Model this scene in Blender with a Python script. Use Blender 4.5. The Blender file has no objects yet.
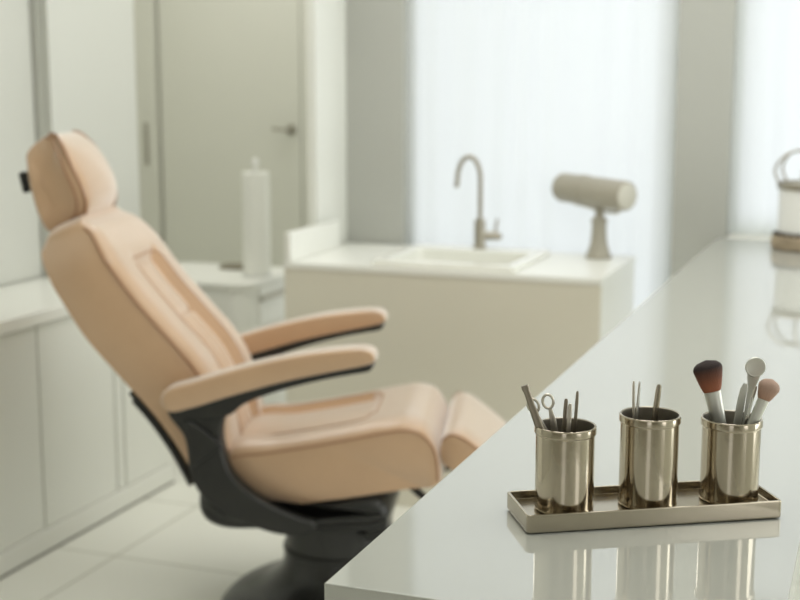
import bpy, bmesh, math, random
import numpy as np
from mathutils import Vector, Matrix
random.seed(4)
C = bpy.context.scene.collection
S = bpy.context.scene
PI = math.pi

# ------------------------------------------------------------------ camera
CAM_H, CAM_PITCH, CAM_YAW, FPX = 1.47, math.radians(9.6), math.radians(20.6), 1300.0
cam_data = bpy.data.cameras.new('camera')
cam = bpy.data.objects.new('camera', cam_data); C.objects.link(cam)
cam.location = (0, 0, CAM_H)
cam.rotation_euler = (PI / 2 - CAM_PITCH, 0, CAM_YAW)
cam_data.sensor_width = 36.0
cam_data.lens = 36.0 * FPX / 800.0
cam_data.clip_start = 0.05
cam_data.dof.use_dof = True
cam_data.dof.focus_distance = 1.60
cam_data.dof.aperture_fstop = 58.5 / 13.5
S.camera = cam
CM = Matrix.Translation((0, 0, CAM_H)) @ Matrix.Rotation(CAM_YAW, 4, 'Z') @ Matrix.Rotation(PI / 2 - CAM_PITCH, 4, 'X')
FWD = (CM.to_3x3() @ Vector((0, 0, -1)))
EYE = Vector((0, 0, CAM_H))

def ray(px, py):
    return CM.to_3x3() @ Vector(((px - 400) / FPX, -(py - 300) / FPX, -1))
def on_z(px, py, z):
    r = ray(px, py); return EYE + r * ((z - CAM_H) / r.z)
def at_depth(px, py, d):
    return EYE + ray(px, py) * d

# ------------------------------------------------------------------ materials
def mat(name, col, rough=0.5, metal=0.0, coat=0.0, sheen=0.0, ior=1.5, bump=None, var=None, spec=0.5):
    m = bpy.data.materials.new(name); m.use_nodes = True
    nt = m.node_tree; b = nt.nodes['Principled BSDF']
    b.inputs['Base Color'].default_value = (*col, 1)
    b.inputs['Roughness'].default_value = rough
    b.inputs['Metallic'].default_value = metal
    b.inputs['Coat Weight'].default_value = coat
    b.inputs['Sheen Weight'].default_value = sheen
    b.inputs['IOR'].default_value = ior
    b.inputs['Specular IOR Level'].default_value = spec
    tc = nt.nodes.new('ShaderNodeTexCoord')
    if var:
        scale, amt, stretch = var
        mp = nt.nodes.new('ShaderNodeMapping'); mp.inputs['Scale'].default_value = stretch
        n = nt.nodes.new('ShaderNodeTexNoise'); n.inputs['Scale'].default_value = scale; n.inputs['Detail'].default_value = 4
        r = nt.nodes.new('ShaderNodeValToRGB')
        r.color_ramp.elements[0].position = .3; r.color_ramp.elements[1].position = .7
        r.color_ramp.elements[0].color = (*[c * (1 - amt) for c in col], 1)
        r.color_ramp.elements[1].color = (*[min(1, c * (1 + amt)) for c in col], 1)
        nt.links.new(tc.outputs['Object'], mp.inputs['Vector']); nt.links.new(mp.outputs['Vector'], n.inputs['Vector'])
        nt.links.new(n.outputs['Fac'], r.inputs['Fac']); nt.links.new(r.outputs['Color'], b.inputs['Base Color'])
    if bump:
        scale, strength, kind = bump
        if kind == 'voronoi':
            n = nt.nodes.new('ShaderNodeTexVoronoi'); out = n.outputs['Distance']
        else:
            n = nt.nodes.new('ShaderNodeTexNoise'); out = n.outputs['Fac']; n.inputs['Detail'].default_value = 5
        n.inputs['Scale'].default_value = scale
        bp = nt.nodes.new('ShaderNodeBump'); bp.inputs['Strength'].default_value = strength; bp.inputs['Distance'].default_value = .002
        nt.links.new(tc.outputs['Object'], n.inputs['Vector']); nt.links.new(out, bp.inputs['Height'])
        nt.links.new(bp.outputs['Normal'], b.inputs['Normal'])
    return m

WHITE = (.78, .78, .70)
M = {
    'wall': mat('painted_wall', (.73, .735, .69), .7, bump=(90, .05, 'noise')),
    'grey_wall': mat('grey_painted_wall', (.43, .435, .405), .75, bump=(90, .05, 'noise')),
    'taupe_wall': mat('taupe_wall_paint', (.38, .355, .30), .8),
    'ceiling': mat('ceiling_paint', (.80, .80, .76), .9),
    'cabinet': mat('white_lacquer_cabinet', (.74, .745, .695), .38, bump=(60, .02, 'noise')),
    'unit': mat('white_enamel_unit', (.84, .84, .80), .4),
    'tall': mat('tall_cupboard_dimmed_white', (.585, .59, .55), .45),  # cabinet white darkened to offset the stronger light on the upper fronts
    'plinth': mat('cabinet_plinth', (.74, .74, .69), .45),
    'gap': mat('painted_gap_shade', (.16, .155, .13), .8),  # dark tone painted as shade in gaps and along the floor
    'door': mat('door_paint', (.70, .70, .635), .5),
    'table': mat('white_gloss_tabletop', (.43, .435, .40), .02, ior=2.8),
    'worktop': mat('white_stone_worktop', (.80, .80, .755), .3),
    'sinkfront': mat('putty_cabinet_front', (.67, .64, .545), .55),
    'ceramic': mat('white_ceramic', (.80, .80, .75), .15),
    'leather': mat('tan_leather', (.505, .322, .188), .36, coat=.30, sheen=1.0, bump=(420, .12, 'voronoi'), var=(7, .05, (1, 1, 1))),
    'leather_inset': mat('tan_leather_inset', (.70, .45, .29), .40, coat=.08, sheen=.12, bump=(420, .12, 'voronoi')),
    'seam': mat('leather_seam', (.43, .26, .155), .55),
    'piping': mat('leather_piping', (.34, .18, .10), .5),
    'black': mat('black_plastic', (.011, .011, .0095), .42, bump=(500, .08, 'noise')),
    'blackmetal': mat('black_enamel', (.016, .016, .0145), .30),
    'nickel': mat('polished_nickel', (.53, .47, .375), .14, 1.0, bump=(35, .03, 'noise'), var=(9, .07, (1, 1, .3))),
    'brushed': mat('brushed_nickel', (.44, .395, .315), .22, 1.0, var=(30, .06, (.15, 1, 1))),
    'inner': mat('dull_nickel_inside', (.34, .31, .26), .45, 1.0),
    'steel': mat('tool_steel', (.60, .56, .49), .34, 1.0),
    'darksteel': mat('dark_steel', (.30, .265, .21), .35, 1.0),
    'satin': mat('satin_silver', (.60, .60, .55), .42, .75),
    'silver': mat('silver_handle', (.66, .66, .62), .25, 1.0),
    'faucet': mat('satin_faucet', (.40, .37, .31), .35, 1.0),
    'lamp': mat('greige_enamel', (.36, .335, .275), .5),
    'lampcap': mat('pale_end_cap', (.55, .53, .46), .5),
    'paper': mat('white_paper_towel', (.88, .88, .84), .9, bump=(120, .2, 'noise')),
    'wood': mat('dark_wood_base', (.34, .27, .185), .6, var=(14, .3, (1, 1, 8))),
    'pebble': mat('dark_pebble', (.05, .045, .04), .6),
    'jar': mat('white_porcelain', (.82, .82, .80), .25),
    'pull': mat('dark_pull', (.42, .40, .34), .45, .6),
    'traygrey': mat('taupe_tray', (.25, .225, .17), .6),
}

def floor_mat():
    m = bpy.data.materials.new('floor_tiles'); m.use_nodes = True
    nt = m.node_tree; b = nt.nodes['Principled BSDF']
    b.inputs['Roughness'].default_value = .32
    g = nt.nodes.new('ShaderNodeNewGeometry')
    mp = nt.nodes.new('ShaderNodeMapping'); mp.inputs['Location'].default_value = (2.20 + 1.04 * 4, -3.32 + .52 * 12, 0)
    br = nt.nodes.new('ShaderNodeTexBrick'); br.offset = 0
    br.inputs['Scale'].default_value = 1; br.inputs['Brick Width'].default_value = 1.04; br.inputs['Row Height'].default_value = .52
    br.inputs['Mortar Size'].default_value = .004; br.inputs['Mortar Smooth'].default_value = .3
    br.inputs['Color1'].default_value = (.79, .79, .73, 1); br.inputs['Color2'].default_value = (.81, .81, .75, 1)
    br.inputs['Mortar'].default_value = (.44, .43, .36, 1)
    nt.links.new(g.outputs['Position'], mp.inputs['Vector']); nt.links.new(mp.outputs['Vector'], br.inputs['Vector'])
    nt.links.new(br.outputs['Color'], b.inputs['Base Color'])
    return m
M['floor'] = floor_mat()

def curtain_mat():
    m = bpy.data.materials.new('sheer_fabric'); m.use_nodes = True
    nt = m.node_tree; nt.nodes.remove(nt.nodes['Principled BSDF'])
    d = nt.nodes.new('ShaderNodeBsdfDiffuse'); d.inputs['Color'].default_value = (.86, .88, .88, 1)
    t = nt.nodes.new('ShaderNodeBsdfTranslucent'); t.inputs['Color'].default_value = (.90, .93, .95, 1)
    mx = nt.nodes.new('ShaderNodeMixShader'); mx.inputs['Fac'].default_value = .72
    nt.links.new(d.outputs[0], mx.inputs[1]); nt.links.new(t.outputs[0], mx.inputs[2])
    nt.links.new(mx.outputs[0], nt.nodes['Material Output'].inputs['Surface'])
    return m
M['curtain'] = curtain_mat()

def hair_mat(name, c0, c1, z0, z1):
    """brush hair: a dye gradient from root to tip (object z), with fine streaks"""
    m = bpy.data.materials.new(name); m.use_nodes = True
    nt = m.node_tree; b = nt.nodes['Principled BSDF']; b.inputs['Roughness'].default_value = .75
    tc = nt.nodes.new('ShaderNodeTexCoord'); sp = nt.nodes.new('ShaderNodeSeparateXYZ')
    mr = nt.nodes.new('ShaderNodeMapRange'); mr.inputs['From Min'].default_value = z0; mr.inputs['From Max'].default_value = z1
    rp = nt.nodes.new('ShaderNodeValToRGB'); rp.color_ramp.elements[0].position = .12; rp.color_ramp.elements[1].position = .80; rp.color_ramp.elements[0].color = (*c0, 1); rp.color_ramp.elements[1].color = (*c1, 1)
    mp = nt.nodes.new('ShaderNodeMapping'); mp.inputs['Scale'].default_value = (900, 900, 30)
    n = nt.nodes.new('ShaderNodeTexNoise'); n.inputs['Scale'].default_value = 1
    bp = nt.nodes.new('ShaderNodeBump'); bp.inputs['Strength'].default_value = .6; bp.inputs['Distance'].default_value = .001
    L = nt.links.new
    L(tc.outputs['Object'], sp.inputs[0]); L(sp.outputs['Z'], mr.inputs['Value']); L(mr.outputs[0], rp.inputs['Fac'])
    L(rp.outputs['Color'], b.inputs['Base Color']); L(tc.outputs['Object'], mp.inputs['Vector']); L(mp.outputs[0], n.inputs['Vector'])
    L(n.outputs['Fac'], bp.inputs['Height']); L(bp.outputs['Normal'], b.inputs['Normal'])
    return m

# ------------------------------------------------------------------ mesh helpers
def link(name, bm, material, parent=None, loc=(0, 0, 0), rot=(0, 0, 0), smooth=None, normals=True):
    if normals: bmesh.ops.recalc_face_normals(bm, faces=bm.faces[:])
    me = bpy.data.meshes.new(name); bm.to_mesh(me); bm.free()
    o = bpy.data.objects.new(name, me); C.objects.link(o)
    o.data.materials.append(M[material] if isinstance(material, str) else material)
    o.location = loc; o.rotation_euler = rot
    if parent: o.parent = parent
    if smooth is not None:
        for p in me.polygons: p.use_smooth = True
        me.set_sharp_from_angle(angle=math.radians(smooth))
        if smooth <= 45:                        # keep broad flat faces flat beside their rounded edges
            wn = o.modifiers.new('weighted_normal', 'WEIGHTED_NORMAL'); wn.keep_sharp = True; wn.weight = 100
    return o
def tag(o, label=None, cat=None, group=None, kind=None):
    if label: o['label'] = label
    if cat: o['category'] = cat
    if group: o['group'] = group
    if kind: o['kind'] = kind
    return o
def thing(name, label, cat, loc=(0, 0, 0), rz=0, group=None):
    o = bpy.data.objects.new(name, None); C.objects.link(o); o.location = loc; o.rotation_euler = (0, 0, rz)
    return tag(o, label, cat, group)
def struct(name, bm, material, **k):
    return tag(link(name, bm, material, **k), kind='structure')

def box(bm, x0, x1, y0, y1, z0, z1, bev=0, seg=2):
    r = bmesh.ops.create_cube(bm, size=1)
    vs = r['verts']
    for v in vs:
        v.co = Vector(((x0 + x1) / 2 + v.co.x * (x1 - x0), (y0 + y1) / 2 + v.co.y * (y1 - y0), (z0 + z1) / 2 + v.co.z * (z1 - z0)))
    if bev:
        es = list({e for v in vs for e in v.link_edges})
        bmesh.ops.bevel(bm, geom=es, offset=bev, segments=seg, profile=.5, affect='EDGES')
    return bm
def mbox(*a, **k): return box(bmesh.new(), *a, **k)

def lathe(bm, prof, n=48, cx=0, cy=0, close=False):
    """prof: (r, z) list; r=0 ends close to a point"""
    rings = []
    for r, z in prof:
        if r < 1e-6: rings.append([bm.verts.new((cx, cy, z))])
        else: rings.append([bm.verts.new((cx + r * math.cos(2 * PI * k / n), cy + r * math.sin(2 * PI * k / n), z)) for k in range(n)])
    pairs = list(zip(rings, rings[1:])) + ([(rings[-1], rings[0])] if close else [])
    for a, b in pairs:
        for k in range(n):
            k2 = (k + 1) % n
            if len(a) == 1 and len(b) == 1: continue
            if len(a) == 1: bm.faces.new((a[0], b[k2], b[k]))
            elif len(b) == 1: bm.faces.new((a[k], a[k2], b[0]))
            else: bm.faces.new((a[k], a[k2], b[k2], b[k]))
    return bm

def tube(bm, pts, rad, n=12, caps=True, flat=None):
    """sweep a circle (or an ellipse: flat = (side vector, ratio)) along pts; rad: number or list"""
    pts = [Vector(p) for p in pts]; N = len(pts)
    rads = [rad] * N if not hasattr(rad, '__len__') else rad
    t0 = (pts[1] - pts[0]).normalized()
    up = Vector((0, 0, 1)) if abs(t0.z) < .9 else Vector((1, 0, 0))
    if flat: up = Vector(flat[0])
    prev = None; rings = []
    for i, p in enumerate(pts):
        t = (pts[min(i + 1, N - 1)] - pts[max(i - 1, 0)]).normalized()
        a = (prev if prev else up); a = (a - t * a.dot(t)).normalized(); prev = a
        b = t.cross(a)
        q = flat[1] if flat else 1
        rings.append([bm.verts.new(p + a * rads[i] * math.cos(2 * PI * k / n) + b * rads[i] * q * math.sin(2 * PI * k / n)) for k in range(n)])
    for r0, r1 in zip(rings, rings[1:]):
        for k in range(n): bm.faces.new((r0[k], r0[(k + 1) % n], r1[(k + 1) % n], r1[k]))
    if caps: bm.faces.new(rings[0]); bm.faces.new(rings[-1])
    return bm

def catmull(pts, n, closed=False):
    P = np.array(pts, float)
    if closed: P = np.vstack([P, P[:1]])
    d = np.r_[0, np.cumsum(np.linalg.norm(np.diff(P, axis=0), axis=1) ** .5)]
    if closed:
        Q = np.vstack([P[-2:-1], P, P[1:2]])
    else:
        Q = np.vstack([2 * P[0] - P[1], P, 2 * P[-1] - P[-2]])
    dd = np.r_[0, np.cumsum(np.maximum(1e-9, np.linalg.norm(np.diff(Q, axis=0), axis=1) ** .5))]
    fine = []
    for i in range(1, len(Q) - 2):
        t0, t1, t2, t3 = dd[i - 1:i + 3]
        for t in np.linspace(t1, t2, 24, endpoint=False):
            A1 = (t1 - t) / (t1 - t0) * Q[i - 1] + (t - t0) / (t1 - t0) * Q[i]
            A2 = (t2 - t) / (t2 - t1) * Q[i] + (t - t1) / (t2 - t1) * Q[i + 1]
            A3 = (t3 - t) / (t3 - t2) * Q[i + 1] + (t - t2) / (t3 - t2) * Q[i + 2]
            B1 = (t2 - t) / (t2 - t0) * A1 + (t - t0) / (t2 - t0) * A2
            B2 = (t3 - t) / (t3 - t1) * A2 + (t - t1) / (t3 - t1) * A3
            fine.append((t2 - t) / (t2 - t1) * B1 + (t - t1) / (t2 - t1) * B2)
    fine.append(Q[-2]); fine = np.array(fine)
    L = np.r_[0, np.cumsum(np.linalg.norm(np.diff(fine, axis=0), axis=1))]
    s = np.linspace(0, L[-1], n, endpoint=not closed)
    return np.stack([np.interp(s, L, fine[:, k]) for k in range(P.shape[1])], 1)

def grid_loops(bm, loops, cap=True):
    """join a list of closed loops of equal length"""
    vs = [[bm.verts.new(p) for p in lp] for lp in loops]
    n = len(vs[0])
    for a, b in zip(vs, vs[1:]):
        for k in range(n): bm.faces.new((a[k], a[(k + 1) % n], b[(k + 1) % n], b[k]))
    if cap: bm.faces.new(vs[0]); bm.faces.new(vs[-1])
    return bm

def slab(bm, outline, y0, y1, bev=.008, tf=lambda p: p):
    """extrude an (x, z) outline between two y planes with rounded edges"""
    P = np.array(outline); c = P.mean(0)
    # inward normals for a proper inset
    nx = np.roll(P, -1, 0) - np.roll(P, 1, 0)
    nr = np.stack([-nx[:, 1], nx[:, 0]], 1); nr /= np.maximum(1e-9, np.linalg.norm(nr, axis=1))[:, None]
    area = .5 * np.sum(P[:, 0] * np.roll(P[:, 1], -1) - np.roll(P[:, 0], -1) * P[:, 1])
    if area < 0: nr = -nr
    loops = []
    for a in (0, 30, 60, 90):
        a = math.radians(a); ins = bev * (1 - math.sin(a)); yy = y0 + bev * (1 - math.cos(a))
        loops.append([tf((q[0], yy, q[1])) for q in P + nr * ins])
    for a in (90, 60, 30, 0):
        a = math.radians(a); ins = bev * (1 - math.sin(a)); yy = y1 - bev * (1 - math.cos(a))
        loops.append([tf((q[0], yy, q[1])) for q in P + nr * ins])
    return grid_loops(bm, loops)

# ================================================================== the setting
WB = 4.70                                   # window wall
struct('floor', mbox(-3.9, 2.4, -2.3, 6.2, -.1, 0), 'floor')
struct('ceiling', mbox(-3.9, 2.4, -2.3, 6.2, 2.7, 2.8), 'ceiling')
bm = bmesh.new(); box(bm, -2.98, -2.86, -2.3, 4.50, 0, 2.7); struct('wall_left', bm, 'wall')
bm = bmesh.new(); box(bm, -3.9, -3.78, 4.38, 6.2, 0, 2.7); box(bm, -3.78, -2.98, 4.38, 4.50, 0, 2.7); struct('wall_alcove_left', bm, 'wall')
struct('wall_alcove', mbox(-2.022, -1.99, 4.415, 6.0, 0, 2.7), 'wall')
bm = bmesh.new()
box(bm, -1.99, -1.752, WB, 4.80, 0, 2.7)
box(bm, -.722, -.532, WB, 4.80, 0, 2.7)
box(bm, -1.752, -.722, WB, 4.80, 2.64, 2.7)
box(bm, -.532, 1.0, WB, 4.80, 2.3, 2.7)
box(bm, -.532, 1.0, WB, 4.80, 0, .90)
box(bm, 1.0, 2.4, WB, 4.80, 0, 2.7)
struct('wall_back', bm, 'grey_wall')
struct('trim_1', mbox(-.527, .995, WB - .004, 4.795, .90, .925, .003), 'worktop')     # sill under the right window
bm = bmesh.new(); box(bm, 2.3, 2.42, -2.3, -.35, 0, 2.7); box(bm, 2.3, 2.42, .65, 2.25, 0, 2.7); box(bm, 2.3, 2.42, 4.45, 4.9, 0, 2.7)
for a_, b_ in ((-.35, .65), (2.25, 4.45)): box(bm, 2.3, 2.42, a_, b_, 2.4, 2.7); box(bm, 2.3, 2.42, a_, b_, 0, .3)  # unseen openings added for the fill light from the right
struct('wall_right', bm, 'wall')
bm = bmesh.new()                            # unseen wall behind the viewer, with a tall opening added for fill light
box(bm, -2.98, -.25, -2.3, -2.18, 0, 2.7); box(bm, .75, 2.4, -2.3, -2.18, 0, 2.7)
box(bm, -.25, .75, -2.3, -2.18, 2.35, 2.7)
struct('wall_front', bm, 'taupe_wall')
# alcove end wall with the door
DY = 6.0
DX0, DX1, DZ = -3.60, -2.792, 2.12
bm = bmesh.new()
box(bm, -3.9, DX0 - .01, DY, DY + .12, 0, 2.7); box(bm, DX1 + .008, -2.0, DY, DY + .12, 0, 2.7)
box(bm, DX0 - .01, DX1 + .008, DY, DY + .12, DZ + .012, 2.7)
struct('wall_alcove_end', bm, 'door')
d = struct('door_1', mbox(DX0 + .004, DX1, DY + .004, DY + .05, .006, DZ, .002), 'door')
bm = bmesh.new()
tube(bm, [(-2.842, DY + .006, 1.222), (-2.842, DY - .045, 1.222)], .011)
tube(bm, [(-2.842, DY - .045, 1.222), (-2.86, DY - .05, 1.222), (-2.925, DY - .045, 1.228)], .008)
bmesh.ops.create_cone(bm, cap_ends=True, segments=24, radius1=.026, radius2=.026, depth=.008, matrix=Matrix.Translation((-2.842, DY, 1.222)) @ Matrix.Rotation(PI / 2, 4, 'X'))
link('door_handle', bm, 'pull', d, smooth=40)
struct('door_gap_shade', mbox(DX0 - .02, DX1 + .03, DY + .055, DY + .06, 0, DZ + .03), 'gap')   # dark sheet standing in for shade inside the door gap
t = thing('narrow_cupboard', 'tall narrow cupboard front with a slim vertical pull, left of the far door', 'cupboard', (-3.67, DY, 0))
link('panel', mbox(-.062, .058, -.022, -.002, .005, 2.3, .003), 'door', t)
link('pull_handle', mbox(-.008, .008, -.034, -.016, 1.03, 1.25, .004), 'pull', t)

# curtains and window frames
def curtain(name, label, x0, x1, z0, z1, y):
    bm = bmesh.new(); nx = 160; rows = 6; vs = []
    for j in range(rows + 1):
        z = z0 + (z1 - z0) * j / rows
        vs.append([bm.verts.new((x0 + (x1 - x0) * i / nx,
                                 y + .0045 * math.sin(i / nx * (x1 - x0) * 2 * PI / .115 + 1.1 * math.sin(i * .09)) + .003 * math.sin(i * .13), z)) for i in range(nx + 1)])
    for j in range(rows):
        for i in range(nx): bm.faces.new((vs[j][i], vs[j][i + 1], vs[j + 1][i + 1], vs[j + 1][i]))
    o = link(name, bm, 'curtain', smooth=80, normals=False)
    return tag(o, label, 'curtain')
curtain('sheer_curtain', 'white sheer curtain glowing behind the sink counter, faucet and lamp', -1.748, -.726, .01, 2.64, 4.735)
curtain('sheer_curtain', 'white sheer curtain at the far end of the glossy table, behind the jar', -.528, .99, .93, 2.3, 4.735)
def window(name, x0, x1, z0, z1, y):
    bm = bmesh.new(); w = .04
    for a in ((x0, x0 + w, z0, z1), (x1 - w, x1, z0, z1), (x0 + w, x1 - w, z0, z0 + w), (x0 + w, x1 - w, z1 - w, z1)):
        box(bm, a[0], a[1], y, y + .025, a[2], a[3])
    struct(name, bm, 'ceramic')
window('window_1', -1.752, -.722, 0, 2.64, 4.77)
window('window_2', -.532, 1.0, .926, 2.3, 4.77)
window('rear_fill_window', -.25, .75, 0, 2.35, -2.27)  # unseen window guessed behind the viewer, added for fill

# ================================================================== left cabinets
CX = -2.43                                  # front plane of the low cabinets
struct('baseboard_left', mbox(-2.82, CX + .012, .9, 4.05, 0, .072, .004), 'plinth')
struct('floor_shade_strip', mbox(CX + .010, CX + .016, .9, 4.05, 0, .006), 'gap')  # dark strip painted as the shade line under the plinth
def low_cabinet(label, y0, y1):
    t = thing('low_cabinet', label, 'cabinet', (CX, (y0 + y1) / 2, .072), 0, 'low white cabinets along the left wall')
    h = (y1 - y0) / 2
    link('body', mbox(-.39, -.024, -h + .003, h - .003, 0, .655), 'gap', t)  # body coloured dark to paint the shade between the doors
    link('cabinet_door', mbox(-.021, 0, -h + .004, h - .004, .002, .652, .002), 'cabinet', t)
low_cabinet('low white cabinet with a plain flat door, at the left edge of the photo', 2.35, 3.285)
low_cabinet('low white cabinet with a plain flat door behind the reclined backrest, widest one shown', 3.285, 3.70)
low_cabinet('narrow white filler cabinet strip between two low cabinet doors', 3.70, 3.752)
low_cabinet('low white cabinet ending the run beside the chair hinge', 3.752, 4.05)
low_cabinet('low white cabinet nearest the viewer, beyond the left edge of the photo', 1.40, 2.35)
bm = mbox(-2.84, CX + .02, .9, 4.055, .7305, .772, .004)
tag(link('worktop', bm, 'worktop'), 'long white worktop ledge on the low cabinets along the left wall', 'worktop')
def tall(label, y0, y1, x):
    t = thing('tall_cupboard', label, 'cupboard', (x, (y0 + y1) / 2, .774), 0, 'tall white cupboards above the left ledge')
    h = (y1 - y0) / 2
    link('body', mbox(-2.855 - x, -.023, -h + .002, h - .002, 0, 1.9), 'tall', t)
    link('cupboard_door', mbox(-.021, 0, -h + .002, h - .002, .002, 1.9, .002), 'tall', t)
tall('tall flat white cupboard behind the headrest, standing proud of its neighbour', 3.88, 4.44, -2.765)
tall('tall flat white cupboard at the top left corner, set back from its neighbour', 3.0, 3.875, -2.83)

# ================================================================== drawer unit with paper roll
t = thing('drawer_unit', 'white rounded drawer unit in the corner under the paper towel roll', 'cabinet', (-2.43, 4.70, 0))
r = .09; W, D, HT = .62, .52, .644
def rrect(x0, x1, y0, y1, r, n=8):
    out = []
    for cx, cy, a0 in ((x1 - r, y1 - r, 0), (x0 + r, y1 - r, 90), (x0 + r, y0 + r, 180), (x1 - r, y0 + r, 270)):
        for k in range(n + 1):
            a = math.radians(a0 + 90 * k / n); out.append((cx + r * math.cos(a), cy + r * math.sin(a)))
    return out
def rprism(bm, o, z0, z1, bev=.006):
    c = np.mean(o, 0); loops = []
    for f, z in ((1, z0), (1, z1 - bev), (1 - bev * .3 / .3, z1 - bev * .3), (1 - bev * 2.2 / .3, z1)):
        loops.append([(c[0] + (p[0] - c[0]) * f, c[1] + (p[1] - c[1]) * f, z) for p in o])
    return grid_loops(bm, loops)
link('body', rprism(bmesh.new(), rrect(-W, -.012, 0, D, r), 0, HT - .022), 'unit', t, smooth=35)
link('top', rprism(bmesh.new(), rrect(-W - .008, 0, -.01, D, r), HT - .020, HT, .004), 'unit', t, smooth=35)
for z0, z1 in ((.45, .618), (.25, .442), (.05, .242)):
    dr = link('drawer', mbox(-.013, -.001, r + .02, D - r - .02, z0, z1, .002), 'unit', t)
    yh = .10
    link('drawer_handle', mbox(-.001, .018, yh, yh + .32, z1 - .058, z1 - .042, .004), 'pull', dr)
P0 = on_z(263, 278, .644); P0 = Vector((-2.505, 4.93, .645))
t = thing('paper_towel_holder', 'tall white paper towel roll standing on the drawer unit', 'paper towel', P0)
link('base', lathe(bmesh.new(), [(0, 0), (.062, 0), (.064, .004), (.060, .010), (0, .010)]), 'jar', t, smooth=40)
link('rod', lathe(bmesh.new(), [(0, .01), (.009, .01), (.009, .462), (.013, .470), (.016, .482), (.012, .496), (0, .502)], 24), 'jar', t, smooth=50)
link('paper_roll', lathe(bmesh.new(), [(.018, .012), (.056, .012), (.058, .018), (.058, .436), (.056, .442), (.018, .442)], 64, close=True), 'paper', t, smooth=40)
bm = rprism(bmesh.new(), rrect(-.10, .10, -.05, .05, .02), 0, .018)
tag(link('flat_tray', bm, 'traygrey', loc=(-2.66, 5.10, .645), smooth=35), 'small flat taupe tray lying on the drawer unit behind the paper roll', 'tray')

# ================================================================== sink counter
SX0, SX1, SY0, SY1, SZ = -1.972, -.848, 4.09, 4.685, .84
t = thing('sink_cabinet', 'putty coloured sink cabinet with a plain front in front of the window', 'cabinet', ((SX0 + SX1) / 2, (SY0 + SY1) / 2, 0))
hx, hy = (SX1 - SX0) / 2, (SY1 - SY0) / 2
bm = bmesh.new()                            # carcass walls, open at the top for the basin
box(bm, -hx, hx - .001, -hy, -hy + .02, 0, SZ - .022)
box(bm, -hx, -hx + .02, -hy + .02, hy, 0, SZ - .022); box(bm, hx - .042, hx - .022, -hy + .02, hy, 0, SZ - .022)
box(bm, -hx + .02, hx - .042, -hy + .02, hy, .05, .07)
link('carcass', bm, 'sinkfront', t)
link('side_panel', mbox(hx - .02, hx, -hy + .021, hy, 0, SZ - .021, .002), 'worktop', t)
# basin placement
BX0, BX1, BY0, BY1 = -1.655, -1.142, 4.118, 4.600
bm = bmesh.new()
e = .03
for a in ((SX0, BX0 + e, SY0 - .004, SY1), (BX1 - e, SX1 + .002, SY0 - .004, SY1), (BX0 + e, BX1 - e, SY0 - .004, BY0 + e), (BX0 + e, BX1 - e, BY1 - .09, SY1)):
    box(bm, a[0], a[1], a[2], a[3], SZ - .02, SZ)
w = tag(link('worktop', bm, 'worktop'), 'white worktop with a cut-out on the sink cabinet by the window', 'worktop')
link('upstand', mbox(SX0 + .002, SX0 + .026, SY0 - .002, SY1 - .16, SZ, SZ + .104, .002), 'worktop', w)
t = thing('sink', 'white rectangular drop-in sink set in the worktop under the faucet', 'sink', ((BX0 + BX1) / 2, (BY0 + BY1) / 2, SZ))
def sinkloops():
    a, b = (BX1 - BX0) / 2, (BY1 - BY0) / 2
    def ring(x, y0, y1, r, z): return [(p[0], p[1], z) for p in rrect(-x, x, y0, y1, r, 5)]
    return [ring(a, -b, b, .012, .001), ring(a, -b, b, .012, .017), ring(a - .004, -b + .004, b - .004, .012, .021),
            ring(a - .034, -b + .034, b - .100, .025, .021), ring(a - .040, -b + .040, b - .106, .025, .016),
            ring(a - .055, -b + .055, b - .115, .03, -.13), ring(a - .085, -b + .085, b - .145, .03, -.15),
            ring(a - .20, -b + .19, b - .26, .03, -.153)]
bm = grid_loops(bmesh.new(), sinkloops(), cap=False)
bm.verts.ensure_lookup_table(); n = len(rrect(0, 1, 0, 1, .1, 5)); bm.faces.new(bm.verts[-n:])
link('basin', bm, 'ceramic', t, smooth=40)
link('overflow_hole', lathe(bmesh.new(), [(0, .003), (.014, .003), (.016, 0), (0, 0)], 24), 'faucet', t, loc=(.03, (BY1 - BY0) / 2 - .1135, -.045), rot=(PI / 2, 0, 0), smooth=40)
link('drain', lathe(bmesh.new(), [(0, .002), (.018, .003), (.026, .002), (.028, 0), (0, 0)], 24), 'faucet', t, loc=(.02, -.02, -.152), smooth=40)
# faucet
fb = Vector((-1.398, 4.555, SZ + .0215))
t = thing('faucet', 'slim gooseneck faucet with a side lever standing behind the sink', 'faucet', fb)
link('body', lathe(bmesh.new(), [(0, 0), (.026, 0), (.026, .006), (.021, .010), (.021, .10), (.019, .105), (0, .105)], 32), 'faucet', t, smooth=40)
vx, vy = math.cos(math.radians(14)), math.sin(math.radians(14))        # swing of the spout, mostly along the wall
pts = [(0, 0, .10), (0, 0, .16), (0, 0, .22), (0, 0, .25)]
for k in range(1, 15):
    a = PI * k / 14; q = -.042 * (1 - math.cos(a)); pts.append((q * vx, q * vy, .25 + .083 * math.sin(a)))
pts += [(-.088 * vx, -.088 * vy, .222)]
link('spout', tube(bmesh.new(), catmull(pts, 70), .0088, 16), 'faucet', t, smooth=50)
bm = bmesh.new(); tube(bm, [(.015, 0, .045), (.052, .006, .045), (.074, .008, .043), (.082, .009, .043)], [.016, .016, .013, .006], 20)
lv = link('lever_valve', bm, 'faucet', t, smooth=50)
link('lever', tube(bmesh.new(), [(.056, .006, .05), (.060, .006, .085), (.064, .006, .108)], [.006, .005, .0045], 12), 'faucet', lv, smooth=50)

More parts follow.
